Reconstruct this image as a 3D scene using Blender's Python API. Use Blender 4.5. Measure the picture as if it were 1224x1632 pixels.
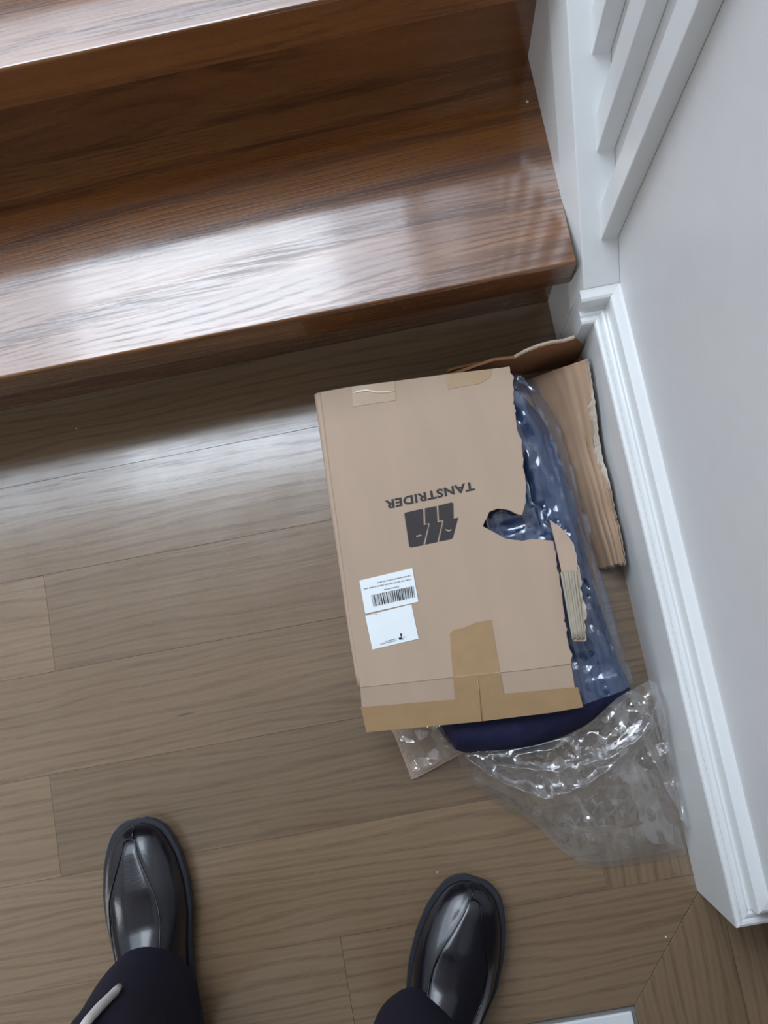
import bpy, bmesh, math, random
from mathutils import Vector, Matrix, noise

random.seed(7)
for o in list(bpy.data.objects):
    bpy.data.objects.remove(o)
SC = bpy.context.scene
COL = SC.collection

# ------------------------------------------------------------------ camera
H = 1.1
F = 1372.31
R = Matrix(((0.9812828938950108, 0.18963797252120848, 0.03348613932776251),
            (-0.1822604055715415, 0.9707283667200305, -0.1564211705810922),
            (-0.062169338985790704, 0.14739022159935614, 0.9871226346644891)))
cam = bpy.data.objects.new('camera', bpy.data.cameras.new('camera'))
COL.objects.link(cam)
cam.matrix_world = Matrix.Translation((0, 0, H)) @ R.to_4x4()
cam.data.sensor_fit = 'VERTICAL'
cam.data.sensor_height = 36.0
cam.data.sensor_width = 27.0
cam.data.lens = F / 1632 * 36.0
cam.data.clip_start = 0.01
SC.camera = cam

# ------------------------------------------------------------------ world, lights, exposure
w = bpy.data.worlds.new('world'); SC.world = w; w.use_nodes = True
w.node_tree.nodes['Background'].inputs[0].default_value = (0.75, 0.85, 1.0, 1)
w.node_tree.nodes['Background'].inputs[1].default_value = 0.6

def area(name, loc, rot, sx, sy, power, col):
    l = bpy.data.lights.new(name, 'AREA'); l.shape = 'RECTANGLE'
    l.size = sx; l.size_y = sy; l.energy = power; l.color = col
    o = bpy.data.objects.new(name, l); o.location = loc; o.rotation_euler = rot
    COL.objects.link(o); return o
# daylight entering through the roof window above the stairs, and through the hall window behind on the left
area('roof_window_daylight', (-1.30, 2.10, 2.56), (0, 0, 0), 3.0, 2.5, 70, (0.76, 0.865, 1.0))
area('roof_window_added_glow', (-0.66, 1.45, 2.55), (0, 0, 0), 1.1, 1.2, 14, (0.82, 0.91, 1.0))  # extra lamp added for the bright spot mirrored in tread and floor; no separate pane
area('hall_window_daylight', (-2.97, -0.55, 1.5), (0, math.radians(-90), 0), 1.1, 0.8, 12, (0.92, 0.96, 1.0))

vs = SC.view_settings
vs.view_transform = 'Standard'; vs.look = 'None'; vs.gamma = 1.0; vs.use_curve_mapping = False
vs.exposure = 0.40

# ------------------------------------------------------------------ pixel helpers (photo pixel -> point on a known plane)
def ray(px, py):
    return R @ Vector(((px - 612) / F, -(py - 816) / F, -1.0))
def onz(px, py, z=0.0):
    d = ray(px, py); return Vector((0, 0, H)) + d * ((z - H) / d.z)
def onx(px, py, x):
    d = ray(px, py); return Vector((0, 0, H)) + d * (x / d.x)
def ony(px, py, y):
    d = ray(px, py); return Vector((0, 0, H)) + d * (y / d.y)

# ------------------------------------------------------------------ materials
def lin(c):
    return tuple((v / 255 / 12.92) if v / 255 <= 0.04045 else ((v / 255 + 0.055) / 1.055) ** 2.4 for v in c) + (1.0,)

class NT:
    def __init__(s, name):
        s.m = bpy.data.materials.new(name); s.m.use_nodes = True
        s.t = s.m.node_tree; s.n = s.t.nodes; s.l = s.t.links
        s.b = s.n['Principled BSDF']; s.out = s.n['Material Output']
    def node(s, ty, **kw):
        n = s.n.new(ty)
        for k, v in kw.items():
            if k in n.inputs: n.inputs[k].default_value = v
            else: setattr(n, k, v)
        return n
    def link(s, a, b): s.l.new(a, b)
    def ramp(s, src, stops):
        r = s.n.new('ShaderNodeValToRGB'); s.link(src, r.inputs[0])
        e = r.color_ramp.elements
        while len(e) < len(stops): e.new(0.5)
        for i, (p, c) in enumerate(stops): e[i].position = p; e[i].color = c
        return r.outputs[0]
    def math(s, op, a, b=None):
        n = s.n.new('ShaderNodeMath'); n.operation = op
        for i, v in enumerate((a, b)):
            if v is None: continue
            if isinstance(v, (int, float)): n.inputs[i].default_value = v
            else: s.link(v, n.inputs[i])
        return n.outputs[0]
    def mix(s, fac, a, b, mode='MIX'):
        n = s.n.new('ShaderNodeMix'); n.data_type = 'RGBA'; n.blend_type = mode
        if isinstance(fac, (int, float)): n.inputs[0].default_value = fac
        else: s.link(fac, n.inputs[0])
        for i, v in ((6, a), (7, b)):
            if isinstance(v, tuple): n.inputs[i].default_value = v
            else: s.link(v, n.inputs[i])
        return n.outputs[2]

def wood(name, dark, mid, light, ring=9.0, rough=0.22, coat=0.5, coat_rough=0.18, wear=0.0, stain=None, pore=0.55, lines=4.5, line_amt=0.6, fine=1.0):
    k = NT(name)
    tc = k.node('ShaderNodeTexCoord'); oi = k.node('ShaderNodeObjectInfo')
    off = k.math('MULTIPLY', oi.outputs['Random'], 37.0)
    cmb = k.node('ShaderNodeCombineXYZ'); k.link(off, cmb.inputs[0]); k.link(off, cmb.inputs[1])
    add = k.node('ShaderNodeVectorMath', operation='ADD'); k.link(tc.outputs['Object'], add.inputs[0]); k.link(cmb.outputs[0], add.inputs[1])
    def mapped(sx, sy, sz):
        m = k.node('ShaderNodeMapping'); m.inputs['Scale'].default_value = (sx, sy, sz); k.link(add.outputs[0], m.inputs[0]); return m.outputs[0]
    # growth rings: bands bent by slow noise
    wav = k.node('ShaderNodeTexWave', wave_type='BANDS', bands_direction='Y', wave_profile='SIN')
    k.link(mapped(0.16, 1.0, 1.0), wav.inputs['Vector'])
    wav.inputs['Scale'].default_value = ring; wav.inputs['Distortion'].default_value = 9.0
    wav.inputs['Detail'].default_value = 2.0; wav.inputs['Detail Scale'].default_value = 0.9; wav.inputs['Detail Roughness'].default_value = 0.45
    big = k.node('ShaderNodeTexNoise'); k.link(mapped(2.0, 14.0, 14.0), big.inputs['Vector']); big.inputs['Scale'].default_value = 1.5; big.inputs['Detail'].default_value = 3.0
    por = k.node('ShaderNodeTexNoise'); k.link(mapped(14.0 * fine, 420.0 * fine, 420.0), por.inputs['Vector']); por.inputs['Scale'].default_value = 1.0; por.inputs['Detail'].default_value = 3.0; por.inputs['Roughness'].default_value = 0.6
    lin2 = k.node('ShaderNodeTexWave', wave_type='BANDS', bands_direction='Y', wave_profile='SIN')
    k.link(mapped(0.16, 1.0, 1.0), lin2.inputs['Vector'])
    lin2.inputs['Scale'].default_value = ring * lines; lin2.inputs['Distortion'].default_value = 9.0 * lines
    lin2.inputs['Detail'].default_value = 2.0; lin2.inputs['Detail Scale'].default_value = 0.9 / lines; lin2.inputs['Detail Roughness'].default_value = 0.45
    brk = k.node('ShaderNodeTexNoise'); k.link(mapped(30.0, 260.0, 260.0), brk.inputs['Vector']); brk.inputs['Scale'].default_value = 1.0; brk.inputs['Detail'].default_value = 2.0
    patch = k.node('ShaderNodeTexNoise'); k.link(mapped(2.5, 9.0, 9.0), patch.inputs['Vector']); patch.inputs['Scale'].default_value = 1.0
    lmask = k.math('MULTIPLY', k.math('MULTIPLY', k.ramp(lin2.outputs['Fac'], [(0.08, (1, 1, 1, 1)), (0.42, (0, 0, 0, 1))]), k.ramp(brk.outputs['Fac'], [(0.35, (0.15, 0.15, 0.15, 1)), (0.6, (1, 1, 1, 1))])), k.ramp(patch.outputs['Fac'], [(0.35, (0.15, 0.15, 0.15, 1)), (0.65, (1, 1, 1, 1))]))
    col = k.ramp(wav.outputs['Fac'], [(0.0, mid), (0.55, light), (0.85, mid), (1.0, dark)])
    col = k.mix(0.5, col, k.ramp(big.outputs['Fac'], [(0.3, dark), (0.5, mid), (0.72, light)]))
    pm = k.ramp(por.outputs['Fac'], [(0.40, (1, 1, 1, 1)), (0.56, (0, 0, 0, 1))])
    band = k.ramp(wav.outputs['Fac'], [(0.35, (0.25, 0.25, 0.25, 1)), (0.9, (1, 1, 1, 1))])
    pmask = k.math('MAXIMUM', k.math('MULTIPLY', k.math('MULTIPLY', pm, band), pore), k.math('MULTIPLY', lmask, line_amt))
    col = k.mix(pmask, col, tuple(c * 0.45 for c in dark[:3]) + (1,))
    hsv = k.node('ShaderNodeHueSaturation'); k.link(col, hsv.inputs['Color'])
    sepc = k.node('ShaderNodeSeparateColor'); k.link(oi.outputs['Color'], sepc.inputs[0])
    k.link(k.math('MULTIPLY', k.math('ADD', k.math('MULTIPLY', oi.outputs['Random'], 0.12), 0.94), sepc.outputs[0]), hsv.inputs['Value'])
    colo = hsv.outputs[0]
    if stain:
        geo = k.node('ShaderNodeNewGeometry')
        (cx, cy, a, sx, sy) = stain
        m = k.node('ShaderNodeMapping', vector_type='TEXTURE'); m.inputs['Location'].default_value = (cx, cy, 0); m.inputs['Rotation'].default_value = (0, 0, a); m.inputs['Scale'].default_value = (sx, sy, 1)
        nn = k.node('ShaderNodeTexNoise'); nn.inputs['Scale'].default_value = 60.0
        k.link(geo.outputs['Position'], m.inputs[0])
        ln = k.node('ShaderNodeVectorMath', operation='LENGTH'); k.link(m.outputs[0], ln.inputs[0])
        sm = k.ramp(k.math('ADD', ln.outputs['Value'], k.math('MULTIPLY', nn.outputs['Fac'], 0.7)), [(0.6, (0.75, 0.75, 0.75, 1)), (1.5, (0, 0, 0, 1))])
        colo = k.mix(sm, colo, lin((62, 52, 46)))
    k.link(colo, k.b.inputs['Base Color'])
    rn = k.node('ShaderNodeTexNoise'); k.link(tc.outputs['Object'], rn.inputs['Vector']); rn.inputs['Scale'].default_value = 11.0; rn.inputs['Detail'].default_value = 6.0; rn.inputs['Roughness'].default_value = 0.65
    rr = k.math('ADD', k.math('MULTIPLY', rn.outputs['Fac'], 0.10 + wear), rough - 0.05 - wear / 2)
    k.link(k.math('ADD', rr, k.math('MULTIPLY', pmask, 0.25)), k.b.inputs['Roughness'])
    k.link(k.math('MULTIPLY', k.math('SUBTRACT', 1.0, k.math('MULTIPLY', pmask, 0.75)), coat), k.b.inputs['Coat Weight']); k.b.inputs['Coat IOR'].default_value = 1.75
    k.link(k.math('ADD', k.math('MULTIPLY', rn.outputs['Fac'], 0.12 + wear), coat_rough - 0.06 - wear / 2), k.b.inputs['Coat Roughness'])
    bp = k.node('ShaderNodeBump'); bp.inputs['Strength'].default_value = 0.09; bp.inputs['Distance'].default_value = 0.002
    k.link(k.math('SUBTRACT', k.math('MULTIPLY', wav.outputs['Fac'], 0.25), pmask), bp.inputs['Height'])
    k.link(bp.outputs[0], k.b.inputs['Normal'])
    return k.m

def plain(name, col, rough=0.5, spec=0.5, var=0.05, scale=40.0, bump=0.0, metallic=0.0, coat=0.0, bump_scale=None, stretch=(1, 1, 1)):
    k = NT(name)
    tc = k.node('ShaderNodeTexCoord'); mp = k.node('ShaderNodeMapping'); mp.inputs['Scale'].default_value = stretch
    k.link(tc.outputs['Object'], mp.inputs[0])
    nz = k.node('ShaderNodeTexNoise'); k.link(mp.outputs[0], nz.inputs['Vector']); nz.inputs['Scale'].default_value = scale; nz.inputs['Detail'].default_value = 4.0
    lo = tuple(max(0, c * (1 - var)) for c in col[:3]) + (1,); hi = tuple(min(1, c * (1 + var)) for c in col[:3]) + (1,)
    k.link(k.ramp(nz.outputs['Fac'], [(0.3, lo), (0.7, hi)]), k.b.inputs['Base Color'])
    k.b.inputs['Roughness'].default_value = rough; k.b.inputs['Specular IOR Level'].default_value = spec
    k.b.inputs['Metallic'].default_value = metallic; k.b.inputs['Coat Weight'].default_value = coat
    if bump:
        n2 = k.node('ShaderNodeTexNoise'); k.link(mp.outputs[0], n2.inputs['Vector']); n2.inputs['Scale'].default_value = bump_scale or scale; n2.inputs['Detail'].default_value = 5.0
        bp = k.node('ShaderNodeBump'); bp.inputs['Strength'].default_value = bump; bp.inputs['Distance'].default_value = 0.002
        k.link(n2.outputs['Fac'], bp.inputs['Height']); k.link(bp.outputs[0], k.b.inputs['Normal'])
    return k.m

M = {}
st = onz(295, 1139, 0)
M['floor_oak'] = wood('floor_oak', lin((116, 94, 71)), lin((131, 108, 83)), lin((140, 117, 92)), ring=20, rough=0.30, coat=0.95, coat_rough=0.15, wear=0.12, stain=(st.x, st.y, 0.02, 0.026, 0.0028), pore=0.42, lines=3.0, line_amt=0.32, fine=2.1)
M['stair_oak'] = wood('stair_oak', lin((90, 49, 24)), lin((128, 79, 37)), lin((144, 92, 44)), ring=6, rough=0.26, coat=1.0, coat_rough=0.105, wear=0.05, pore=0.6, lines=9.0, line_amt=0.75)
M['joint'] = plain('joint', lin((78, 58, 42)), 0.8)
M['paint'] = plain('white_paint', lin((222, 222, 222)), 0.42, 0.5, 0.015, 30, bump=0.04, bump_scale=180)
M['gloss_paint'] = plain('gloss_paint', lin((232, 234, 234)), 0.25, 0.5, 0.012, 22, bump=0.05, bump_scale=70)
M['low_bounce_paint'] = plain('low_bounce_paint', lin((150, 140, 126)), 0.6, 0.3, 0.02, 20)  # mid-tone for the unseen walls, chosen to cut bounced light
M['plaster'] = plain('ceiling_plaster', lin((226, 224, 220)), 0.8, 0.3, 0.02, 12)
M['tile'] = plain('white_tile', lin((236, 238, 242)), 0.25, 0.5, 0.02, 9)
M['grout'] = plain('grout', lin((128, 128, 124)), 0.8)
M['kraft'] = plain('kraft_board', lin((182, 158, 138)), 0.72, 0.3, 0.035, 28, bump=0.06, bump_scale=350, stretch=(1, 0.25, 1))
M['kraft_inner'] = plain('kraft_inner', lin((180, 150, 124)), 0.8, 0.25, 0.06, 30, bump=0.1, bump_scale=260, stretch=(1, 0.2, 1))
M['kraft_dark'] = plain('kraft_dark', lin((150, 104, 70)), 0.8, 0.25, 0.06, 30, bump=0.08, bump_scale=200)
M['torn'] = plain('torn_paper', lin((200, 188, 172)), 0.9, 0.2, 0.08, 200, bump=0.5, bump_scale=900)
M['flute'] = plain('flute_paper', lin((172, 162, 146)), 0.9, 0.2, 0.07, 120, bump=0.3, bump_scale=500, stretch=(1, 0.2, 1))
M['tape'] = plain('tan_tape', lin((168, 138, 102)), 0.28, 0.5, 0.05, 60)
M['ink'] = plain('black_ink', lin((58, 54, 54)), 0.6, 0.3, 0.04, 200)
M['grey_ink'] = plain('grey_ink', lin((150, 154, 160)), 0.6, 0.3, 0.04, 200)
M['sticker'] = plain('white_sticker', lin((240, 246, 248)), 0.35, 0.5, 0.01, 60)
M['navy'] = plain('navy_fabric', lin((27, 28, 62)), 0.75, 0.35, 0.12, 240, bump=0.15, bump_scale=700)
M['leather'] = plain('black_leather', lin((20, 20, 29)), 0.20, 0.55, 0.2, 90, bump=0.05, bump_scale=420, coat=0.15)
M['rubber'] = plain('sole_rubber', lin((44, 46, 54)), 0.55, 0.4, 0.15, 90, bump=0.1, bump_scale=300)
M['trouser'] = plain('dark_trouser', lin((27, 25, 40)), 0.85, 0.25, 0.15, 300, bump=0.12, bump_scale=900)
M['cord'] = plain('pale_cord', lin((210, 204, 200)), 0.7, 0.3, 0.05, 300)
M['crumb'] = plain('crumb', lin((228, 222, 212)), 0.7, 0.3, 0.05, 300)

def film(name, haze, tint, rough=0.10, stretch=(1, 1, 1), spec=0.11):
    k = NT(name)
    for l in list(k.out.inputs[0].links): k.l.remove(l)
    tc = k.node('ShaderNodeTexCoord')
    nz = k.node('ShaderNodeTexNoise'); mp = k.node('ShaderNodeMapping'); mp.inputs['Scale'].default_value = stretch; mp.inputs['Rotation'].default_value = (0, 0, 0.12); k.link(tc.outputs['Object'], mp.inputs[0]); k.link(mp.outputs[0], nz.inputs['Vector']); nz.inputs['Scale'].default_value = 55.0; nz.inputs['Detail'].default_value = 2.0; nz.inputs['Distortion'].default_value = 0.8
    bp = k.node('ShaderNodeBump'); bp.inputs['Strength'].default_value = 0.22; bp.inputs['Distance'].default_value = 0.004; k.link(nz.outputs['Fac'], bp.inputs['Height'])
    tr = k.node('ShaderNodeBsdfTransparent'); tr.inputs[0].default_value = (0.97, 0.98, 0.99, 1)
    gl = k.node('ShaderNodeBsdfGlossy'); gl.inputs['Roughness'].default_value = rough; gl.inputs[0].default_value = (1, 1, 1, 1); k.link(bp.outputs[0], gl.inputs['Normal'])
    df = k.node('ShaderNodeBsdfDiffuse'); df.inputs[0].default_value = tint
    tl = k.node('ShaderNodeBsdfTranslucent'); tl.inputs[0].default_value = tint
    mm = k.node('ShaderNodeMixShader'); mm.inputs[0].default_value = 0.35; k.link(df.outputs[0], mm.inputs[1]); k.link(tl.outputs[0], mm.inputs[2])
    lw = k.node('ShaderNodeLayerWeight'); lw.inputs['Blend'].default_value = 0.5; k.link(bp.outputs[0], lw.inputs['Normal'])
    frs = k.math('ADD', k.math('MULTIPLY', k.math('POWER', lw.outputs['Facing'], 5.0), 0.8), spec)
    m1 = k.node('ShaderNodeMixShader'); m1.inputs[0].default_value = haze; k.link(tr.outputs[0], m1.inputs[1]); k.link(mm.outputs[0], m1.inputs[2])
    m2 = k.node('ShaderNodeMixShader'); k.link(frs, m2.inputs[0]); k.link(m1.outputs[0], m2.inputs[1]); k.link(gl.outputs[0], m2.inputs[2])
    k.link(m2.outputs[0], k.out.inputs[0])
    return k.m
M['film'] = film('clear_film', 0.13, (0.20, 0.46, 0.95, 1), rough=0.08, stretch=(1.3, 0.22, 1), spec=0.105)
M['film_loose'] = film('clear_film_crumpled', 0.10, (0.92, 0.90, 0.90, 1), rough=0.05, spec=0.19)
M['film_flat'] = film('clear_film_flat', 0.09, (0.92, 0.90, 0.90, 1), rough=0.08)
M['tape_glint'] = plain('tape_highlight', lin((246, 240, 228)), 0.12, 0.8, 0.03, 60)  # near-white colour paints the highlight along a tape wrinkle

def glass_mat():
    k = NT('window_glass')
    for l in list(k.out.inputs[0].links): k.l.remove(l)
    tr = k.node('ShaderNodeBsdfTransparent'); gl = k.node('ShaderNodeBsdfGlossy'); gl.inputs['Roughness'].default_value = 0.02
    lw = k.node('ShaderNodeLayerWeight'); lw.inputs['Blend'].default_value = 0.5
    m = k.node('ShaderNodeMixShader'); k.link(k.math('ADD', k.math('MULTIPLY', k.math('POWER', lw.outputs['Facing'], 5.0), 0.8), 0.05), m.inputs[0]); k.link(tr.outputs[0], m.inputs[1]); k.link(gl.outputs[0], m.inputs[2])
    k.link(m.outputs[0], k.out.inputs[0]); return k.m
M['glass'] = glass_mat()

# ------------------------------------------------------------------ object helpers
def mesh(name, verts, faces, mat, parent=None, smooth=False, loc=None, rotz=0.0):
    me = bpy.data.meshes.new(name)
    L = Vector(loc) if loc is not None else Vector((0, 0, 0))
    if rotz:
        Ri = Matrix.Rotation(-rotz, 3, 'Z'); vv = [Ri @ (Vector(v) - L) for v in verts]
    else:
        vv = [Vector(v) - L for v in verts]
    me.from_pydata([tuple(v) for v in vv], [], faces)
    me.materials.append(M[mat] if isinstance(mat, str) else mat)
    bm = bmesh.new(); bm.from_mesh(me); bmesh.ops.recalc_face_normals(bm, faces=bm.faces); bm.to_mesh(me); bm.free()
    if smooth:
        for p in me.polygons: p.use_smooth = True
    o = bpy.data.objects.new(name, me); COL.objects.link(o)
    o.location = L; o.rotation_euler = (0, 0, rotz)
    if parent is not None:
        o.parent = parent
        o.matrix_parent_inverse = Matrix.Translation(parent.location).inverted() if parent.parent is None else (Matrix.Translation(parent.parent.location) @ Matrix.Translation(parent.location - parent.parent.location)).inverted()
    return o

def empty(name, loc=(0, 0, 0)):
    o = bpy.data.objects.new(name, None); o.location = loc; o.empty_display_size = 0.05; COL.objects.link(o); return o

def tag(o, label, cat, group=None):
    o['label'] = label; o['category'] = cat
    if group: o['group'] = group
    return o
def struct(o):
    o['kind'] = 'structure'; return o

def bevel_mesh(o, width, seg=2):
    bm = bmesh.new(); bm.from_mesh(o.data)
    bmesh.ops.bevel(bm, geom=list(bm.edges), offset=width, segments=seg, profile=0.5, affect='EDGES')
    bm.to_mesh(o.data); bm.free()
    return o

BOXF = [(0, 1, 2, 3), (7, 6, 5, 4), (0, 4, 5, 1), (1, 5, 6, 2), (2, 6, 7, 3), (3, 7, 4, 0)]
def box(name, a, b, mat, parent=None, bev=0.0, seg=2, center=True):
    (x0, y0, z0), (x1, y1, z1) = a, b
    v = [(x0, y0, z0), (x1, y0, z0), (x1, y1, z0), (x0, y1, z0), (x0, y0, z1), (x1, y0, z1), (x1, y1, z1), (x0, y1, z1)]
    loc = ((x0 + x1) / 2, (y0 + y1) / 2, (z0 + z1) / 2) if center else None
    o = mesh(name, v, BOXF, mat, parent, loc=loc)
    if bev: bevel_mesh(o, bev, seg)
    return o

def prism(name, poly, z0, z1, mat, parent=None, bev=0.0, loc=None, rotz=0.0):
    """poly: list of (x,y) -> slab between z0 and z1"""
    n = len(poly)
    v = [(p[0], p[1], z0) for p in poly] + [(p[0], p[1], z1) for p in poly]
    f = [tuple(range(n)), tuple(range(n, 2 * n))] + [(i, (i + 1) % n, n + (i + 1) % n, n + i) for i in range(n)]
    o = mesh(name, v, f, mat, parent, loc=loc, rotz=rotz)
    if bev: bevel_mesh(o, bev, 1)
    return o

def slab3(name, pts, thick, mat, parent=None, up=Vector((0, 0, 1))):
    """planar-ish 3D outline thickened downwards along up"""
    n = len(pts); top = [Vector(p) for p in pts]; bot = [p - up * thick for p in top]
    f = [tuple(range(n)), tuple(range(n, 2 * n))] + [(i, (i + 1) % n, n + (i + 1) % n, n + i) for i in range(n)]
    o = mesh(name, top + bot, f, mat, parent)
    bm = bmesh.new(); bm.from_mesh(o.data)
    bmesh.ops.triangulate(bm, faces=[q for q in bm.faces if len(q.verts) > 4]); bm.to_mesh(o.data); bm.free()
    return o

def grid(name, rows, mat, parent=None, closed=False, thick=0.0, smooth=True, caps=False):
    """rows: list of rows of points"""
    nu, nv = len(rows), len(rows[0])
    v = [p for r in rows for p in r]; f = []
    for i in range(nu - 1):
        for j in range(nv if closed else nv - 1):
            j2 = (j + 1) % nv
            f.append((i * nv + j, i * nv + j2, (i + 1) * nv + j2, (i + 1) * nv + j))
    if caps:
        f.append(tuple(range(nv))); f.append(tuple((nu - 1) * nv + j for j in range(nv)))
    o = mesh(name, v, f, mat, parent, smooth)
    if thick:
        m = o.modifiers.new('thickness', 'SOLIDIFY'); m.thickness = thick; m.offset = -1
    return o

def lerp(a, b, t): return a + (b - a) * t
def sstep(a, b, x):
    t = max(0.0, min(1.0, (x - a) / (b - a))); return t * t * (3 - 2 * t)
def curve(pts, t):
    """piecewise linear through pts by arc length, t 0..1 (tuples of any size)"""
    L = [0.0]
    for a, b in zip(pts, pts[1:]): L.append(L[-1] + math.hypot(b[0] - a[0], b[1] - a[1]))
    s = t * L[-1]
    for i in range(len(pts) - 1):
        if s <= L[i + 1] + 1e-9:
            k = (s - L[i]) / max(1e-9, L[i + 1] - L[i]); return tuple(lerp(u, v, k) for u, v in zip(pts[i], pts[i + 1]))
    return pts[-1]
def cr(pts, t):
    """Catmull-Rom through pts, t 0..1 uniform"""
    n = len(pts) - 1; x = min(t * n, n - 1e-6); i = int(x); k = x - i
    P = lambda j: pts[max(0, min(n, j))]
    return tuple(0.5 * (2 * b + (c - a) * k + (2 * a - 5 * b + 4 * c - d) * k * k + (3 * b - a - 3 * c + d) * k ** 3) for a, b, c, d in zip(P(i - 1), P(i), P(i + 1), P(i + 2)))
def segdist(p, a, b):
    ax, ay = a; bx, by = b; dx, dy = bx - ax, by - ay
    t = max(0, min(1, ((p[0] - ax) * dx + (p[1] - ay) * dy) / (dx * dx + dy * dy + 1e-12)))
    return math.hypot(p[0] - ax - t * dx, p[1] - ay - t * dy)
def pdist(p, poly): return min(segdist(p, a, b) for a, b in zip(poly, poly[1:]))
def fbm(x, y, z=0.0, o=4):
    s = 0; a = 0.5
    for _ in range(o): s += a * noise.noise(Vector((x, y, z))); x *= 2.03; y *= 2.03; z += 11.3; a *= 0.5
    return s
def ridged(x, y, z=0.0, o=3):
    s = 0; a = 0.5
    for _ in range(o): s += a * (1 - 2 * abs(noise.noise(Vector((x, y, z))))); x *= 1.9; y *= 1.9; z += 7.7; a *= 0.5
    return s
def tube(name, pts, rad, mat, parent=None, seg=8):
    rows = []; n = len(pts); P = [Vector(p) for p in pts]
    for i in range(n):
        t = (P[min(n - 1, i + 1)] - P[max(0, i - 1)]).normalized()
        a = t.cross(Vector((0, 0, 1)))
        if a.length < 1e-3: a = t.cross(Vector((0, 1, 0)))
        a.normalize(); b = t.cross(a); r = rad[i] if isinstance(rad, (list, tuple)) else rad
        rows.append([P[i] + (a * math.cos(q) + b * math.sin(q)) * r for q in [2 * math.pi * j / seg for j in range(seg)]])
    return grid(name, rows, mat, parent, closed=True, caps=True)

# ================================================================== THE SETTING
XW = 0.277          # wall plane behind the baseboard
XS = 0.228          # stair side of the stringer
YE = 0.3535          # end face of the stringer
YC = -0.313         # outer corner where the wall ends
RISE, RUN, NT_, YN, YR = 0.1919, 0.2207, 0.0549, 0.3756, 0.4109
XL = -3.0; XT = -1.05; YB = -2.2; YF = 3.45; XR = 1.6; ZC = 2.5; ZT = 2.6; YD = 0.80

floor = struct(box('floor', (XL, YB, -0.06), (XR, YF, -0.012), 'joint'))
# --- oak planks, rows across the hall
PW = 0.1258; Y0 = 0.0517
def plank(x0, x1, y0, y1, poly=None, along_y=False, tone=1.0):
    g = 0.0001
    pts = poly or [(x0 + g, y0 + g), (x1 - g, y0 + g), (x1 - g, y1 - g), (x0 + g, y1 - g)]
    cx = sum(p[0] for p in pts) / len(pts); cy = sum(p[1] for p in pts) / len(pts)
    o = prism('plank', pts, -0.012, 0.0, 'floor_oak', floor, bev=0.0002, loc=(cx, cy, -0.006), rotz=math.pi / 2 if along_y else 0)
    o.color = (tone,) * 3 + (1.0,); return o
rows = [  # (y_low, y_high, joints from left to right)
    (0.3033, 0.4109, [-2.0, -0.72, XW]), (0.1775, 0.3033, [-1.9, -0.88, 0.12, XW]), (0.0517, 0.1775, [-1.5, -0.492, XW]),
    (-0.0755, 0.0517, [-1.8, -0.80, 0.20, XW]), (-0.2000, -0.0755, [-1.6, -0.5163, 0.26, XW])]
for y0, y1, js in rows:
    for a, b in zip([XL] + js, js): plank(a, b, y0, y1, tone={-0.492: 0.98 if b > 0 else 1.06, -0.5163: 0.84 if b > 0 else 1.06}.get(a if b > 0 else b, 1.02))
for k in range(24):                # the hall goes on to the left of the stairs
    plank(XL, XT - 0.02, 0.4109 + k * PW, 0.4109 + (k + 1) * PW)
plank(XL, -0.62, -0.326, -0.2); plank(-0.62, 0.1426, -0.326, -0.2)
plank(0.1426, 0.252, -0.326, -0.2, along_y=True)
TX, TY = 0.1445, -0.457            # corner of the tiled area
plank(XL, -0.1845, TY, -0.326)
g = 0.0002
plank(0, 0, 0, 0, poly=[(-0.1845 + g, TY + g), (TX - g, TY + g), (0.2522, -0.3400), (0.252, -0.326 - g), (-0.1845 + g, -0.326 - g)])
plank(0, 0, 0, 0, poly=[(TX + g, YB), (0.2698, YB), (0.2698, -0.3222), (TX + g, TY - g)], along_y=True)
plank(0, 0, 0, 0, poly=[(0.2702, YB), (0.396, YB), (0.396, -0.29), (0.2702, -0.29)], along_y=True)
for i in range(9):
    plank(0.397 + i * PW, min(XR, 0.397 + (i + 1) * PW), YB, 1.0, along_y=True)
# --- white tiles where the photographer stands, with grey joints
box('grout_bed', (XL, YB, -0.012), (TX, TY, -0.0035), 'grout', floor)
ts = 0.298
for i in range(11):
    for j in range(6):
        x1 = TX - 0.0045 - i * (ts + 0.004); y1 = TY - 0.0065 - j * (ts + 0.004)
        box('tile', (max(XL, x1 - ts), max(YB, y1 - ts), -0.012), (x1, y1, 0.0), 'tile', floor, bev=0.0012, seg=2)

# --- walls and ceiling
struct(box('wall_right', (XW, YC, 0), (0.397, YF, ZC), 'paint'))
struct(box('wall_left', (XL - 0.1, YB, 0), (XL, -1.0, ZT), 'low_bounce_paint'))
struct(box('wall_left', (XL - 0.1, -0.1, 0), (XL, YF, ZT), 'paint'))
struct(box('wall_left', (XL - 0.1, -1.0, 0), (XL, -0.1, 0.9), 'low_bounce_paint'))
struct(box('wall_left', (XL - 0.1, -1.0, 2.1), (XL, -0.1, ZT), 'low_bounce_paint'))
struct(box('wall_back', (XL, YB - 0.1, 0), (XR, YB, ZT), 'low_bounce_paint'))
struct(box('wall_front', (XL, YF, 0), (0.397, YF + 0.1, ZT), 'paint'))
struct(box('wall_side_room', (XR, YB, 0), (XR + 0.1, 1.0, ZC), 'low_bounce_paint'))
struct(box('wall_side_room_end', (0.397, 1.0, 0), (XR, 1.1, ZC), 'paint'))
struct(box('ceiling', (XL, YB, ZC), (XR, YD, ZC + 0.1), 'plaster'))
struct(box('ceiling_side_room', (0.277, YD, ZC), (XR, 1.1, ZC + 0.1), 'plaster'))
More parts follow.
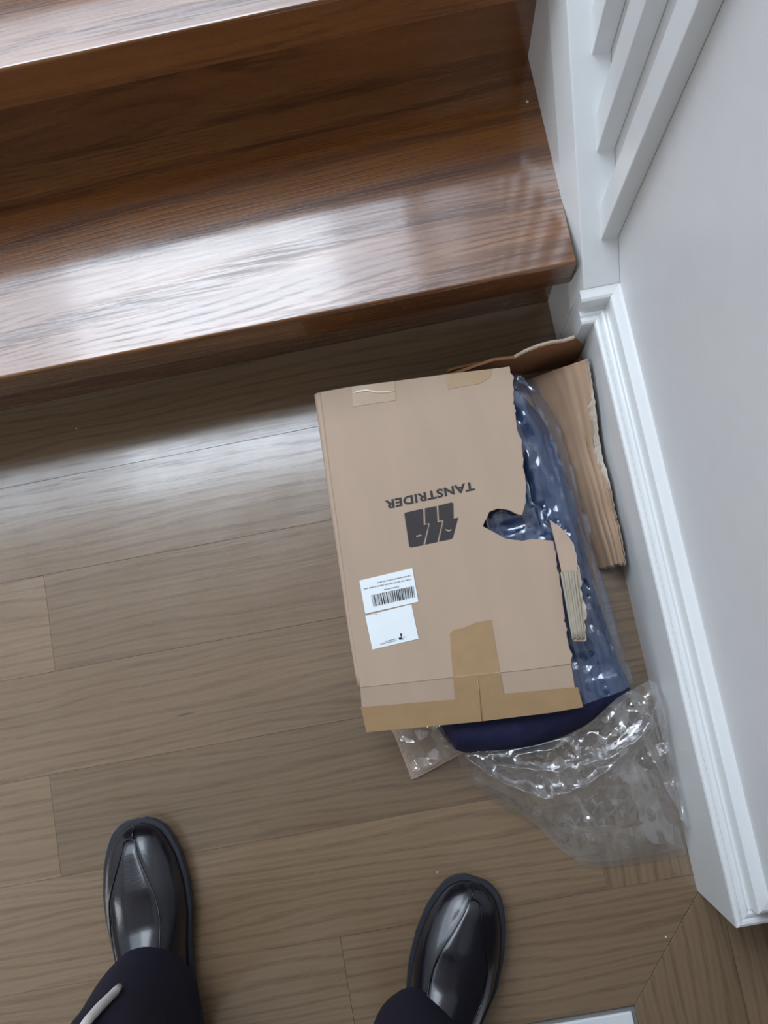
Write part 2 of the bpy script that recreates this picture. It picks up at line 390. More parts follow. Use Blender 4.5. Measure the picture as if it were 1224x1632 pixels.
def window(n, a, b, axis):
    (x0, y0, z0), (x1, y1, z1) = a, b
    o = struct(empty('window_%d' % n, ((x0 + x1) / 2, (y0 + y1) / 2, (z0 + z1) / 2)))
    if axis == 'z':
        m = (z0 + z1) / 2
        box('pane', (x0, y0, m), (x1, y1, m + 0.006), 'glass', o)
        for c, d in (((x0, y0, z0), (x0 + .05, y1, z1)), ((x1 - .05, y0, z0), (x1, y1, z1)), ((x0 + .05, y0, z0), (x1 - .05, y0 + .05, z1)), ((x0 + .05, y1 - .05, z0), (x1 - .05, y1, z1))):
            box('frame', c, d, 'gloss_paint', o, bev=0.004)
    else:
        m = (x0 + x1) / 2
        box('pane', (m, y0, z0), (m + 0.006, y1, z1), 'glass', o)
        for c, d in (((x0, y0, z0), (x1, y0 + .05, z1)), ((x0, y1 - .05, z0), (x1, y1, z1)), ((x0, y0 + .05, z0), (x1, y1 - .05, z0 + .05)), ((x0, y0 + .05, z1 - .05), (x1, y1 - .05, z1))):
            box('frame', c, d, 'gloss_paint', o, bev=0.004)
window(1, (-2.85, YD + 0.02, ZT + 0.0), (0.25, 3.4, ZT + 0.06), 'z')
window(2, (XL - 0.08, -1.0, 0.9), (XL - 0.03, -0.1, 2.1), 'x')

# --- moulded baseboard: along the wall, round the outer corner, and across the stringer's end
PROF = [(0.0313, 0.0), (0.0313, 0.1365), (0.0302, 0.1392), (0.0278, 0.1405), (0.0252, 0.1400), (0.0240, 0.1378), (0.0226, 0.1378), (0.0212, 0.1402), (0.0186, 0.1408),
        (0.0160, 0.1392), (0.0142, 0.1402), (0.0136, 0.1440), (0.0136, 0.1580), (0.0126, 0.1622), (0.0098, 0.1642), (0.0030, 0.1650), (0.0, 0.1656)]
def corner(d, z): return (XW - d, YC - d, z)
rows_b = [[(0.397, YC - d, z) for d, z in PROF], [corner(d, z) for d, z in PROF], [(XW - d, YE - d, z) for d, z in PROF], [(XS + 0.003, YE - d, z) for d, z in PROF]]
vv = [p for r in rows_b for p in r] ; npf = len(PROF); ff = []
for i in range(3):
    for j in range(npf - 1): ff.append((i * npf + j, i * npf + j + 1, (i + 1) * npf + j + 1, (i + 1) * npf + j))
vv += [(XS + 0.003, YE, 0.0), (0.397, YC, 0.0)]
ff.append(tuple(3 * npf + j for j in range(npf)) + (4 * npf,))
ff.append(tuple(range(npf)) + (4 * npf + 1,))
bb = struct(mesh('baseboard_right', vv, ff, 'gloss_paint'))

# --- staircase
stair = empty('staircase', (-0.36, YR, 0))
tag(stair, 'varnished oak staircase with thick square nosings against a white stringer', 'stairs')
NST = 11
for k in range(NST):
    yr = YR + k * RUN; yn = YN + k * RUN; z = (k + 1) * RISE
    t = box('tread', (XT, yn, z - NT_), (XS, yr + RUN, z), 'stair_oak', stair)
    bm = bmesh.new(); bm.from_mesh(t.data)
    ed = [e for e in bm.edges if all(abs(v.co.y + (yr + RUN - yn) / 2) < 1e-4 for v in e.verts) and abs(e.verts[0].co.z - e.verts[1].co.z) < 1e-5]
    bmesh.ops.bevel(bm, geom=ed, offset=0.0035, segments=4, profile=0.5, affect='EDGES'); bm.to_mesh(t.data); bm.free()
    box('riser', (XT, yr, k * RISE), (XS, yr + 0.02, z - NT_), 'stair_oak', stair)
SL = 0.845
def ztop(y): return 0.1670 + SL * (y - 0.354)
yt = 2.8
sv = []
for y in (YE, yt):                     # section: skirt face, slightly raked upper face, sloping top
    sv += [(XS, y, 0.0), (XS, y, max(0.0, ztop(y) - 0.055)), (0.236, y, ztop(y)), (XW, y, ztop(y)), (XW, y, 0.0)]
so = mesh('stringer', sv, [tuple(range(5)), tuple(range(5, 10))] + [(i, (i + 1) % 5, 5 + (i + 1) % 5, 5 + i) for i in range(5)], 'gloss_paint', stair)
bevel_mesh(so, 0.001, 2)
# --- white battens on the wall above the stringer
for i in range(9):
    yb = 0.392 + 0.0697 * i
    BW, BX = 0.027, 0.2575
    z0 = ztop(yb) - 0.01
    vb = [(BX, yb, ztop(yb) - .002), (XW, yb, ztop(yb) - .002), (XW, yb + BW, ztop(yb + BW) - .002), (BX, yb + BW, ztop(yb + BW) - .002)]
    vb += [(x, y, ZC) for x, y, _ in vb]
    o = mesh('trim_%d' % (i + 1), vb, BOXF, 'gloss_paint'); bevel_mesh(o, 0.0015, 2); struct(o)

# ================================================================== CARDBOARD BOX
bx = empty('cardboard_box', (0.02, 0.10, 0))
tag(bx, 'torn open brown cardboard box lying on the oak floor below the stairs', 'box')
ZB = 0.100          # height of the printed top
def P(px, py, z=ZB): return onz(px, py, z)
def rag(pts, amp, step=0.004, seed=0.0):
    """subdivide a polyline of 3D points and roughen it like torn board"""
    out = []
    for a, b in zip(pts, pts[1:]):
        n = max(1, int((b - a).length / step))
        for i in range(n):
            p = a.lerp(b, i / n); d = (b - a).normalized(); s = Vector((-d.y, d.x, 0))
            q = p.x * 260 + p.y * 310 + seed
            out.append(p + s * amp * (noise.noise(Vector((q * 0.35, seed, 0))) + 0.6 * noise.noise(Vector((q, 3.1, seed)))))
    out.append(pts[-1]); return out
TORN_A = [(812, 584), (813, 594), (818, 600), (818, 631), (821, 655), (824, 683), (831, 702), (834, 740), (838, 773), (838, 800), (832, 820), (822, 818), (812, 813), (793, 811), (779, 816), (770, 838), (783, 845),
          (796, 852), (807, 858), (831, 862), (859, 859), (882, 862), (888, 900), (893, 930), (900, 985), (906, 1030), (912, 1043), (910, 1057)]
torn = rag([P(*q) for q in TORN_A], 0.0016, 0.003, 2.0)
left_top = [P(574, 1094), P(560, 1000), P(543, 870), P(528, 760), P(513, 640), P(511, 625)]
rear = [P(560, 616), P(640, 606), P(730, 594), P(800, 586)]
panel_pts = torn + [P(840, 1066), P(740, 1076), P(640, 1087)] + left_top + rear
slab3('top_panel', panel_pts, 0.0035, 'kraft', bx)
# pale torn paper rim along the tear
def rim(name, pts, w, z_off, mat, parent, seed):
    rows = [[], []]
    for i, p in enumerate(pts):
        a = pts[max(0, i - 1)]; b = pts[min(len(pts) - 1, i + 1)]; d = (b - a).normalized(); s = Vector((d.y, -d.x, 0))
        k = abs(noise.noise(Vector((p.x * 70 + seed, p.y * 70, 0)))) * 1.7 + 0.15
        q1 = p.copy(); q1.z += z_off; q2 = p - s * 0 + Vector((-s.x, -s.y, 0)) * 0 + s * (-w * k); q2.z += z_off - 0.0008
        rows[0].append(q1); rows[1].append(q2)
    return grid(name, rows, mat, parent, thick=0.0006, smooth=False)
rim('torn_edge', torn, -0.0022, -0.0012, 'torn', bx, 1.0)
# front flap below the crease, bent down a little
ZF = 0.091
fl = [P(574, 1094), P(640, 1087), P(740, 1076), P(840, 1066), P(910, 1057), onz(916, 1095, 0.096), onz(929, 1127, ZF), onz(878, 1136, ZF), onz(764, 1150, ZF), onz(660, 1160, ZF), onz(584, 1167, ZF), onz(577, 1133, 0.095)]
slab3('front_flap', fl, 0.0035, 'kraft', bx)
# crease line pressed into the board
tube('crease', [P(574, 1095, ZB - 0.0001), P(640, 1088, ZB - 0.0001), P(740, 1077, ZB - 0.0001), P(840, 1067, ZB - 0.0001), P(910, 1058, ZB - 0.0001)], 0.0007, 'kraft', bx, 6)
# left side: rolls over the edge and leans out to the floor
rows_l = []
for k in range(25):
    t = k / 24; e = Vector(curve([tuple(p) for p in left_top], t))
    ax = e.x; y = e.y
    kx = lerp(0.45, 1.0, t)
    prof = [(0, 0.0), (-0.004 * kx, -0.0006), (-0.0072 * kx, -0.003), (-0.0088 * kx, -0.0075), (-0.0094 * kx, -0.014), (-0.010 * kx, -0.05), (-0.011 * kx, -(ZB - 0.001))]
    rows_l.append([(ax + a, y, ZB + b) for a, b in prof])
grid('left_side', rows_l, 'kraft', bx, thick=0.0035)
# rear wall, inner face towards the camera; its torn right end stands higher
yr_ = 0.318
rw = [ony(820, 571, yr_), ony(836, 562, yr_), ony(858, 553, yr_), ony(880, 547, yr_), ony(898, 545, yr_), ony(916, 539, yr_)]
rwp = [Vector((-0.094, 0.318, 0.001)), Vector((-0.094, 0.318, 0.060)), Vector((0.08, 0.318, 0.060)), Vector((0.13, 0.318, 0.085))] + rag(rw, 0.0, 0.01) + [Vector((0.2425, 0.318, 0.070)), Vector((0.2425, 0.318, 0.012)), Vector((0.2425, 0.318, 0.001))]
slab3('rear_wall', rwp, -0.0035, 'kraft_dark', bx, up=Vector((0, 1, 0)))
rr_ = [[p + Vector((0, -0.0004, -0.0004)) for p in rag(rw, 0.0, 0.006)], [p + Vector((0, 0.0036, 0.0006 + 0.0012 * abs(noise.noise(p * 300)))) for p in rag(rw, 0.0, 0.006)]]
grid('torn_edge', rr_, 'torn', bx, smooth=False)
# rear dust flap, curling up behind the printed top
rows_d = []
for k in range(17):
    t = k / 16; px = lerp(712, 822, t); py = 586 - 15 * math.sin(math.pi * min(1, t * 1.1) * 0.5) ** 0.8 + 10 * sstep(0.9, 1.0, t)
    a = onz(px, py + 3, 0.050); a.y = max(a.y, 0.3255); rows_d.append([a, Vector((a.x, a.y + 0.001, 0.030)), Vector((a.x, max(a.y - 0.002, 0.3235), 0.004))])
grid('dust_flap', rows_d, 'kraft_dark', bx, thick=0.003)
# bottom of the box
bot = [(-0.10, -0.085), (0.205, -0.085), (0.212, 0.05), (0.214, 0.31), (-0.10, 0.31)]
prism('bottom_panel', bot, 0.0005, 0.0035, 'kraft_inner', bx)
# right side, pushed outwards against the baseboard, inner liner creased lengthwise
Lc = [(834, 607), (856, 650), (888, 730), (915, 800), (938, 860), (957, 906)]
Rc = [(939, 573), (946, 610), (953, 660), (960, 715), (974, 770), (983, 815), (992, 850), (1000, 897)]
rows_r = []; NU, NV = 60, 40
edge_pts = []
for i in range(NU + 1):
    u = i / NU; a = onz(*cr(Lc, u), 0.006); r = cr(Rc, u); b = onx(r[0] - 2.5, r[1], 0.2405)
    row = []
    for j in range(NV + 1):
        v = j / NV; p = a.lerp(b, v)
        fold = 0.0
        for c_, w_, a_ in ((0.50 + 0.05 * math.sin(u * 5), 0.07, 0.8), (0.66 - 0.03 * u, 0.06, 1.0), (0.80 + 0.03 * math.sin(u * 4 + 1), 0.05, 0.9), (0.93, 0.04, 0.6)):
            fold += a_ * math.exp(-((v - c_) / w_) ** 2)
        p.z += 0.008 * fold * sstep(0, 0.25, v) * (0.30 + 0.70 * u) * (1 - sstep(0.86, 1.0, v)) + 0.001 * noise.noise(Vector((p.x * 60, p.y * 25, 0)))
        p.x = min(p.x, 0.2415) - 0.0022 * (0.5 + noise.noise(Vector((u * 45, 0, 0)))) * sstep(0.88, 1.0, v)
        if i == NU: p.y += 0.0035 * noise.noise(Vector((v * 14, 1.7, 0)))
        row.append(p)
    rows_r.append(row); edge_pts.append(row[-1].copy())
grid('right_side', rows_r, 'kraft_inner', bx, thick=0.0025)
# torn white paper along its outer edge
rows_e = []
for i, p in enumerate(edge_pts):
    u = i / NU; wd = (0.0015 + 0.011 * sstep(0.12, 0.3, u) * (1 - sstep(0.52, 0.62, u)) + 0.004 * sstep(0.62, 0.75, u) * abs(noise.noise(Vector((u * 30, 5, 0)))))
    wd *= 0.7 + 0.6 * abs(noise.noise(Vector((u * 22, 9, 0))))
    q = rows_r[i][-1 - max(1, int(wd / 0.0016))].copy() if wd > 0.0016 else p.lerp(rows_r[i][-2], 0.8)
    rows_e.append([p + Vector((0.0007, 0, 0.0030)), p.lerp(q, 0.5) + Vector((0, 0, 0.0046)), q + Vector((0, 0, 0.0034))])
grid('torn_edge', rows_e, 'torn', bx, smooth=False)
rows_c = []
for j, p in enumerate(rows_r[-1]):
    rows_c.append([p + Vector((0, 0.0014, 0.0008)), p + Vector((0, -0.0012 - 0.002 * abs(noise.noise(Vector((j * 0.5, 3, 0)))), -0.0005))])
grid('torn_edge', rows_c, 'torn', bx, smooth=False)
# little corner tab standing at the rear right
ct = [ony(921, 576, 0.308), ony(930, 573, 0.308), ony(941, 571, 0.308), ony(946, 590, 0.308), ony(938, 596, 0.308)]
ct = [Vector((min(p.x, 0.2405), p.y, p.z)) for p in ct]
slab3('corner_tab', ct, 0.003, 'kraft_dark', bx, up=Vector((0, -1, 0)))
# strip of the side wall bent up beside the tear, its liner peeled off the flutes
def ZS(px, py): return P(px, py, ZB + 0.006 + 0.004 * sstep(0, 18, px - (878 + (py - 830) * 0.17)))
strip = [(876, 828), (884, 834), (896, 843), (905, 855), (912, 870), (915, 878), (918, 890), (920, 905), (926, 925), (924, 932), (921, 938), (925, 950), (929, 968), (935, 976), (935, 984), (929, 990), (932, 1004), (934, 1022), (915, 1022), (908, 985), (901, 945), (894, 905), (886, 868)]
slab3('torn_strip', [ZS(*q) for q in strip], 0.003, 'kraft', bx)
nf = 6
for i in range(nf):                              # bare flutes
    a = (895 + i * 4.3, 912 - 2 * (i % 2)); b = (914 + i * 3.3, 1019 - (i % 2) * 2)
    pts = [ZS(lerp(a[0], b[0], t), lerp(a[1], b[1], t)) + Vector((0, 0, 0.0004)) for t in [k / 8 for k in range(9)]]
    tube('flute', pts, 0.00165, 'flute', bx, 6)
sr = [ZS(*q) for q in [(898, 845), (914, 873), (919, 897), (926, 926), (923, 938), (929, 968), (934, 979), (930, 990), (933, 1020)]]
rim('torn_edge', rag(sr, 0.0012, 0.003, 5.0), 0.0030, 0.0010, 'torn', bx, 4.0)
# front bottom flap, lying on the floor under the bag
slab3('bottom_flap', [onz(612, 1150, 0.0038), onz(628, 1170, 0.0038), onz(656, 1242, 0.0038), onz(664, 1240, 0.0038), onz(745, 1196, 0.0038), onz(800, 1150, 0.0038), onz(700, 1130, 0.0038)], 0.003, 'kraft', bx)

# --- tape
ZTP = ZB + 0.0005
def tape(pts, z=ZTP, th=0.0004):
    return slab3('tape', [P(q[0], q[1], z if len(q) < 3 else q[2]) for q in pts], th, 'tape', bx)
tape([(561, 617), (629, 608), (631, 638), (562, 648)])
tape([(711, 597), (784, 588), (782, 600), (772, 607), (762, 612), (740, 615), (714, 621)])
tape([(717, 1011), (722, 1004), (738, 1001), (758, 992), (783, 988), (790, 1030), (797, 1071.5), (722, 1080)])
tape([(722, 1080), (797, 1071.5), (803, 1106, 0.0966), (726, 1115, 0.0967)])
tape([(575, 1127, 0.0965), (726, 1115, 0.0967), (803, 1106, 0.0966), (921, 1095, 0.0968), (929.5, 1127, ZF + 0.0006), (878, 1136, ZF + 0.0006), (764, 1150, ZF + 0.0006), (660, 1160, ZF + 0.0006), (584, 1167, ZF + 0.0006)])
tube('tape_wrinkle', [P(562, 627, ZB + 0.0006), P(570, 624, ZB + 0.001), P(584, 622, ZB + 0.0012), P(600, 625, ZB + 0.001), P(616, 625, ZB + 0.0011), P(631, 623, ZB + 0.0007)], [0.0004, 0.0011, 0.0013, 0.0009, 0.001, 0.0003], M['tape_glint'], bx, 8)  # raised wrinkle with its bright highlight put into the colour
tube('tape_wrinkle', [P(760, 1074, ZB + 0.0004), P(763, 1100, 0.0985), P(768, 1149, 0.0925)], [0.0005, 0.0008, 0.0005], 'tape', bx, 6)

# --- print: lettering and emblem (upside down as the box lies)
def quad_map(o, u, v):
    return lambda x, y, z=0.0: o + (u - o) * x + (v - o) * y + Vector((0, 0, z))
def text_mesh(name, body, mapf, mat, parent, bold=0.0, spacing=1.0):
    c = bpy.data.curves.new(name, 'FONT'); c.body = body; c.size = 1.0; c.offset = bold; c.space_character = spacing; c.resolution_u = 3
    o = bpy.data.objects.new(name, c); COL.objects.link(o)
    dg = bpy.context.evaluated_depsgraph_get(); me = bpy.data.meshes.new_from_object(o.evaluated_get(dg))
    bpy.data.objects.remove(o); bpy.data.curves.remove(c)
    xs = [v.co.x for v in me.vertices]; ys = [v.co.y for v in me.vertices]
    x0, x1, y0, y1 = min(xs), max(xs), min(ys), max(ys)
    vv = [mapf((v.co.x - x0) / (x1 - x0), (v.co.y - y0) / (y1 - y0)) for v in me.vertices]
    ff = [tuple(p.vertices) for p in me.polygons]
    bpy.data.meshes.remove(me)
    return mesh(name, vv, ff, mat, parent)
ZPR = ZB + 0.0004
text_mesh('printed_lettering', 'TANSTRIDER', quad_map(P(754.5, 767, ZPR), P(613, 798, ZPR), P(757, 781, ZPR)), 'ink', bx, bold=0.036, spacing=1.08)
def cz(x, y): return (560 + x / 5.1, 740 + y / 5.1)          # detail crop -> photo pixel
em = [[(430, 402), (442, 392), (574, 362), (583, 370), (588, 494), (627, 486), (583, 657), (486, 676), (470, 668)],
      [(597, 358), (692, 339), (700, 472), (738, 464), (698, 632), (599, 653), (637, 479), (601, 483)],
      [(706, 335), (815, 309), (829, 318), (831, 441), (868, 433), (826, 594), (812, 608), (711, 629), (750, 452), (712, 459)]]
ev, ef = [], []
for poly in em:
    b0 = len(ev); ev += [P(*cz(*q), ZPR) for q in poly]; ef.append(tuple(range(b0, len(ev))))
emb = mesh('printed_emblem', ev, ef, 'ink', bx)
bm = bmesh.new(); bm.from_mesh(emb.data); bmesh.ops.triangulate(bm, faces=bm.faces); bm.to_mesh(emb.data); bm.free()
for poly in ([(527, 580), (568, 570), (571, 580), (529, 592)], [(765, 526), (790, 535), (813, 526), (815, 535), (792, 546), (768, 538)]):
    slab3('emblem_gap', [P(*cz(*q), ZPR + 0.0003) for q in poly], 0.0002, 'kraft', bx)

# --- white stickers
def sticker(c, z, name='sticker'):
    return slab3(name, [P(*cz(*q), z) for q in c], 0.0003, 'sticker', bx)
def strokes(name, quads, z, mat, par):
    v, f = [], []
    for q in quads:
        b0 = len(v); v += [P(*cz(*p), z) for p in q]; f.append((b0, b0 + 1, b0 + 2, b0 + 3))
    o = mesh(name, v, f, mat, par); o['kind'] = 'stuff'; return o
s1 = sticker([(65, 945), (495, 843), (545, 1118), (113, 1215)], ZB + 0.0009)
s2 = sticker([(113, 1232), (488, 1138), (546, 1418), (171, 1506)], ZB + 0.0006)
rb = random.Random(3); quads = []; x = 0.0
A, B, C, D = (160, 1064), (508, 988), (519, 1078), (180, 1158)
while x < 1.0:
    wd = rb.choice([0.010, 0.010, 0.018, 0.026]); e = min(1.0, x + wd)
    f_ = lambda t, p, q: (lerp(p[0], q[0], t), lerp(p[1], q[1], t))
    quads.append([f_(x, A, B), f_(e, A, B), f_(e, D, C), f_(x, D, C)]); x = e + rb.choice([0.010, 0.012, 0.020])
strokes('barcode', quads, ZB + 0.0012, 'ink', s1)
def textline(a, b, h, n, seed):
    r = random.Random(seed); q = []; t = 0.0
    while t < 1:
        e = min(1, t + r.uniform(0.03, 0.10)); pa = (lerp(a[0], b[0], t), lerp(a[1], b[1], t)); pb = (lerp(a[0], b[0], e), lerp(a[1], b[1], e))
        q.append([pa, pb, (pb[0] + 2, pb[1] + h), (pa[0] + 2, pa[1] + h)]); t = e + 0.018
    return q
strokes('small_print', textline((210, 958), (480, 900), 9, 9, 1) + textline((100, 1010), (482, 930), 9, 9, 2) + textline((265, 1015), (385, 990), 9, 9, 3), ZB + 0.0012, 'grey_ink', s1)
strokes('small_print', textline((272, 1437), (362, 1415), 7, 9, 4) + textline((235, 1458), (365, 1428), 7, 9, 5) + textline((190, 1218), (208, 1214), 6, 9, 6), ZB + 0.0009, 'grey_ink', s2)
strokes('small_mark', [[(396, 1376), (409, 1373), (413, 1398), (400, 1401)], [(383, 1410), (408, 1403), (412, 1423), (390, 1428)], [(411, 1410), (424, 1420), (420, 1425), (409, 1416)], [(420, 1404), (436, 1400), (437, 1405), (421, 1409)]], ZB + 0.0009, 'ink', s2)

# ================================================================== NAVY GARMENT, FOLDED, HALF IN THE BOX
def film_clear(px, py):            # how far a pixel is right of the tear (negative: under the printed top)
    return px
JL = [(640, 640), (600, 720), (600, 820), (610, 920), (620, 1010), (650, 1100), (722, 1196)]
JR = [(815, 612), (872, 668), (905, 745), (930, 840), (953, 930), (984, 1030), (1012, 1100)]
FOLDS = [([(826, 745), (846, 800), (880, 862), (912, 910), (950, 980), (992, 1062)], 0.016, 0.004), ([(842, 640), (866, 700), (884, 770)], 0.006, 0.005), ([(868, 800), (905, 900), (935, 1000)], 0.005, 0.006),
         ([(800, 845), (835, 842), (872, 850)], 0.010, 0.005), ([(960, 1108), (964, 1150)], 0.004, 0.003), ([(905, 1050), (960, 1062), (1000, 1050)], 0.004, 0.006)]
FW = [([onz(*q, 0.06).xy[:] for q in pl], d, wdt) for pl, d, wdt in FOLDS]
def jacket_z(u, v, p):
    edge = min(v * 0.30, (1 - v) * 0.30, 0.5 * u * 0.5 + 0.004, (1 - u) * 0.45 + 0.002)
    z = 0.008 + 0.066 * (1 - (1 - min(1, edge / 0.035)) ** 2.2)
    for pl, d, wdt in FW:
        ds = pdist((p.x, p.y), pl); z -= d * math.exp(-(ds / wdt) ** 2)
    z += 0.010 * fbm(p.x * 14, p.y * 9, 0.3) + 0.004 * ridged(p.x * 26 + p.y * 9, p.y * 12, 4.0)
    return max(0.005, min(z, 0.088))
rows_j = []; NU, NV = 110, 80
for i in range(NU + 1):
    u = i / NU; a = cr(JL, u); b = cr(JR, u); row = []
    for j in range(NV + 1):
        v = j / NV; px, py = lerp(a[0], b[0], v), lerp(a[1], b[1], v)
        py += (44 * math.sin(math.pi * v) ** 0.8) * sstep(0.85, 1.0, u)       # hem bows out
        p = onz(px, py, 0.036); p.z = jacket_z(u, v, p); row.append(p)
    rows_j.append(row)
jk = grid('navy_jacket', rows_j, 'navy', None)
m = jk.modifiers.new('thickness', 'SOLIDIFY'); m.thickness = 0.004; m.offset = -1
jk.data.transform(Matrix.Translation((-0.05, -0.1, 0))); jk.location = (0.05, 0.1, 0)
tag(jk, 'folded navy blue garment showing through the torn side of the cardboard box', 'garment')
# lower layer of cloth at the hem
JZ = rows_j
def jz_at(px, py):
    best = None; bd = 1e9; p = onz(px, py, 0.06)
    for i in range(0, NU + 1, 3):
        for j in range(0, NV + 1, 3):
            q = JZ[i][j]; d = (q.x - p.x) ** 2 + (q.y - p.y) ** 2
            if d < bd: bd = d; best = q.z
    return best if bd < 0.012 ** 2 else 0.004

# ================================================================== CLEAR PLASTIC BAG
bag = empty('plastic_bag', (0.15, -0.1, 0))
tag(bag, 'crumpled clear plastic bag around the navy garment, spilling onto the floor', 'plastic bag')
def settle(px, py, z):
    p = onz(px, py, z)
    if p.x > 0.2415:
        q = onx(px, py, 0.2415)
        if q.z > 0: p = q
    return p
def crumple(x, y, wl, seed, n=6, spread=math.pi, base=0.0):
    """sharp straight creases between flat facets"""
    r = random.Random(seed); s_ = 0.0
    wx = 0.25 * wl * noise.noise(Vector((x / wl * 0.45, y / wl * 0.45, seed))); wy = 0.25 * wl * noise.noise(Vector((x / wl * 0.45, y / wl * 0.45, seed + 9.0)))
    for k in range(n):
        a = base + (r.random() - 0.5) * spread; f = (1.0 + 1.3 * r.random()) / wl; ph = r.random() * 7
        t = ((x + wx) * math.cos(a) + (y + wy) * math.sin(a)) * f + ph
        m = 0.35 + 0.65 * (0.5 + noise.noise(Vector((x / wl * 0.6 + k * 3.7, y / wl * 0.6, seed))))
        s_ += (abs((t % 2.0) - 1.0) - 0.5) * m
    return s_ / n ** 0.5
# film over the garment, along the torn side of the box
BLc = [(770, 604), (768, 700), (770, 800), (780, 860), (840, 960), (870, 1040), (900, 1128)]
BRc = [(874, 592), (903, 645), (918, 722), (938, 820), (962, 905), (990, 1000), (1012, 1088)]
rows_f = []; NU2, NV2 = 130, 60
for i in range(NU2 + 1):
    u = i / NU2; a = cr(BLc, u); b = cr(BRc, u); row = []
    for j in range(NV2 + 1):
        v = j / NV2; px, py = lerp(a[0], b[0], v), lerp(a[1], b[1], v)
        zj = jz_at(px, py) if (i % 2 == 0 and j % 2 == 0) else None
        row.append([px, py, zj, v, u])
    rows_f.append(row)
for i in range(NU2 + 1):
    for j in range(NV2 + 1):
        if rows_f[i][j][2] is None:
            i0, j0 = i - i % 2, j - j % 2; i1, j1 = min(NU2, i0 + 2 * (i % 2)), min(NV2, j0 + 2 * (j % 2))
            rows_f[i][j][2] = 0.25 * (rows_f[i0][j0][2] + rows_f[i1][j0][2] + rows_f[i0][j1][2] + rows_f[i1][j1][2])
ZG = [[rows_f[i][j][2] for j in range(NV2 + 1)] for i in range(NU2 + 1)]
for it in range(14):                                  # the film bridges the hollows of the cloth
    Z2 = [r[:] for r in ZG]
    for i in range(NU2 + 1):
        for j in range(NV2 + 1):
            s_ = 0; n_ = 0
            for di, dj in ((1, 0), (-1, 0), (0, 1), (0, -1)):
                a_, b_ = i + di, j + dj
                if 0 <= a_ <= NU2 and 0 <= b_ <= NV2: s_ += ZG[a_][b_]; n_ += 1
            Z2[i][j] = max(rows_f[i][j][2], s_ / n_)
    ZG = Z2
out_rows = []
for i in range(NU2 + 1):
    row = []
    for j in range(NV2 + 1):
        px, py, zj, v, u = rows_f[i][j]
        p0 = onz(px, py, 0.05)
        loose = (1 - sstep(0.10, 0.26, u)) * 0.9 + 0.25
        top_ = 1 - sstep(0.12, 0.30, u)
        cz_ = 0.024 * top_ * (crumple(p0.x, p0.y, 0.032, 5) + 0.3) + 0.0075 * (1 - 0.6 * top_) * crumple(p0.x, p0.y, 0.030, 11, 5, 0.7, 0.12)
        z = max(ZG[i][j] + 0.0030, 0.012) + 0.006 * loose + cz_
        z = max(z, 0.006 + (zj if zj > 0.01 else 0)) if zj > 0.01 else max(z, 0.010)
        if v > 0.9: z = lerp(z, max(0.010, zj + 0.002), (v - 0.9) / 0.1)
        q = onz(px, py, 0.05); p = Vector((q.x, q.y, min(z, 0.0945)))
        if px < 905: p.z = min(p.z, 0.0945)
        p.x = min(p.x, 0.2405); row.append(p)
    out_rows.append(row)
grid('bag_body', out_rows, 'film', bag)

def coons(top, bot, left, right, nu, nv):
    """boundary curves as (px,py,z) lists -> grid of (px,py,z)"""
    g = []
    c00, c10, c01, c11 = top[0], top[-1], bot[0], bot[-1]
    for i in range(nv + 1):
        v = i / nv; L = cr(left, v); Rr = cr(right, v); row = []
        for j in range(nu + 1):
            u = j / nu; T = cr(top, u); B = cr(bot, u)
            row.append(tuple((1 - v) * T[k] + v * B[k] + (1 - u) * L[k] + u * Rr[k] - ((1 - u) * (1 - v) * c00[k] + u * (1 - v) * c10[k] + (1 - u) * v * c01[k] + u * v * c11[k]) for k in range(3)))
        g.append(row)
    return g
# crumpled mouth of the bag, spread on the floor and up against the baseboard
top = [(728, 1198, .030), (790, 1196, .060), (860, 1186, .066), (930, 1158, .070), (985, 1112, .072), (1036, 1084, .060)]
bot = [(738, 1232, .004), (768, 1264, .005), (830, 1304, .004), (872, 1326, .005), (905, 1358, .004), (938, 1382, .003), (1010, 1377, .003), (1096, 1362, .006), (1138, 1350, .05)]
lef = [(728, 1198, .030), (738, 1232, .004)]
rig = [(1036, 1084, .060), (1062, 1102, .055), (1086, 1150, .06), (1106, 1215, .055), (1124, 1285, .055), (1138, 1350, .05)]
gcs = coons(top, bot, lef, rig, 190, 130)
rows_m = []
ridges = [([(1010, 1170), (1060, 1260), (1118, 1352)], 0.022, 0.006), ([(745, 1205), (800, 1240), (860, 1262), (920, 1250), (980, 1190), (1030, 1120)], 0.020, 0.007), ([(790, 1210), (880, 1222), (960, 1195), (1020, 1150)], 0.014, 0.006),
          ([(1040, 1110), (1075, 1190), (1100, 1290)], 0.012, 0.006), ([(870, 1268), (880, 1320)], 0.008, 0.005)]
RW = [([onz(*q, 0.02).xy[:] for q in pl], h_, w_) for pl, h_, w_ in ridges]
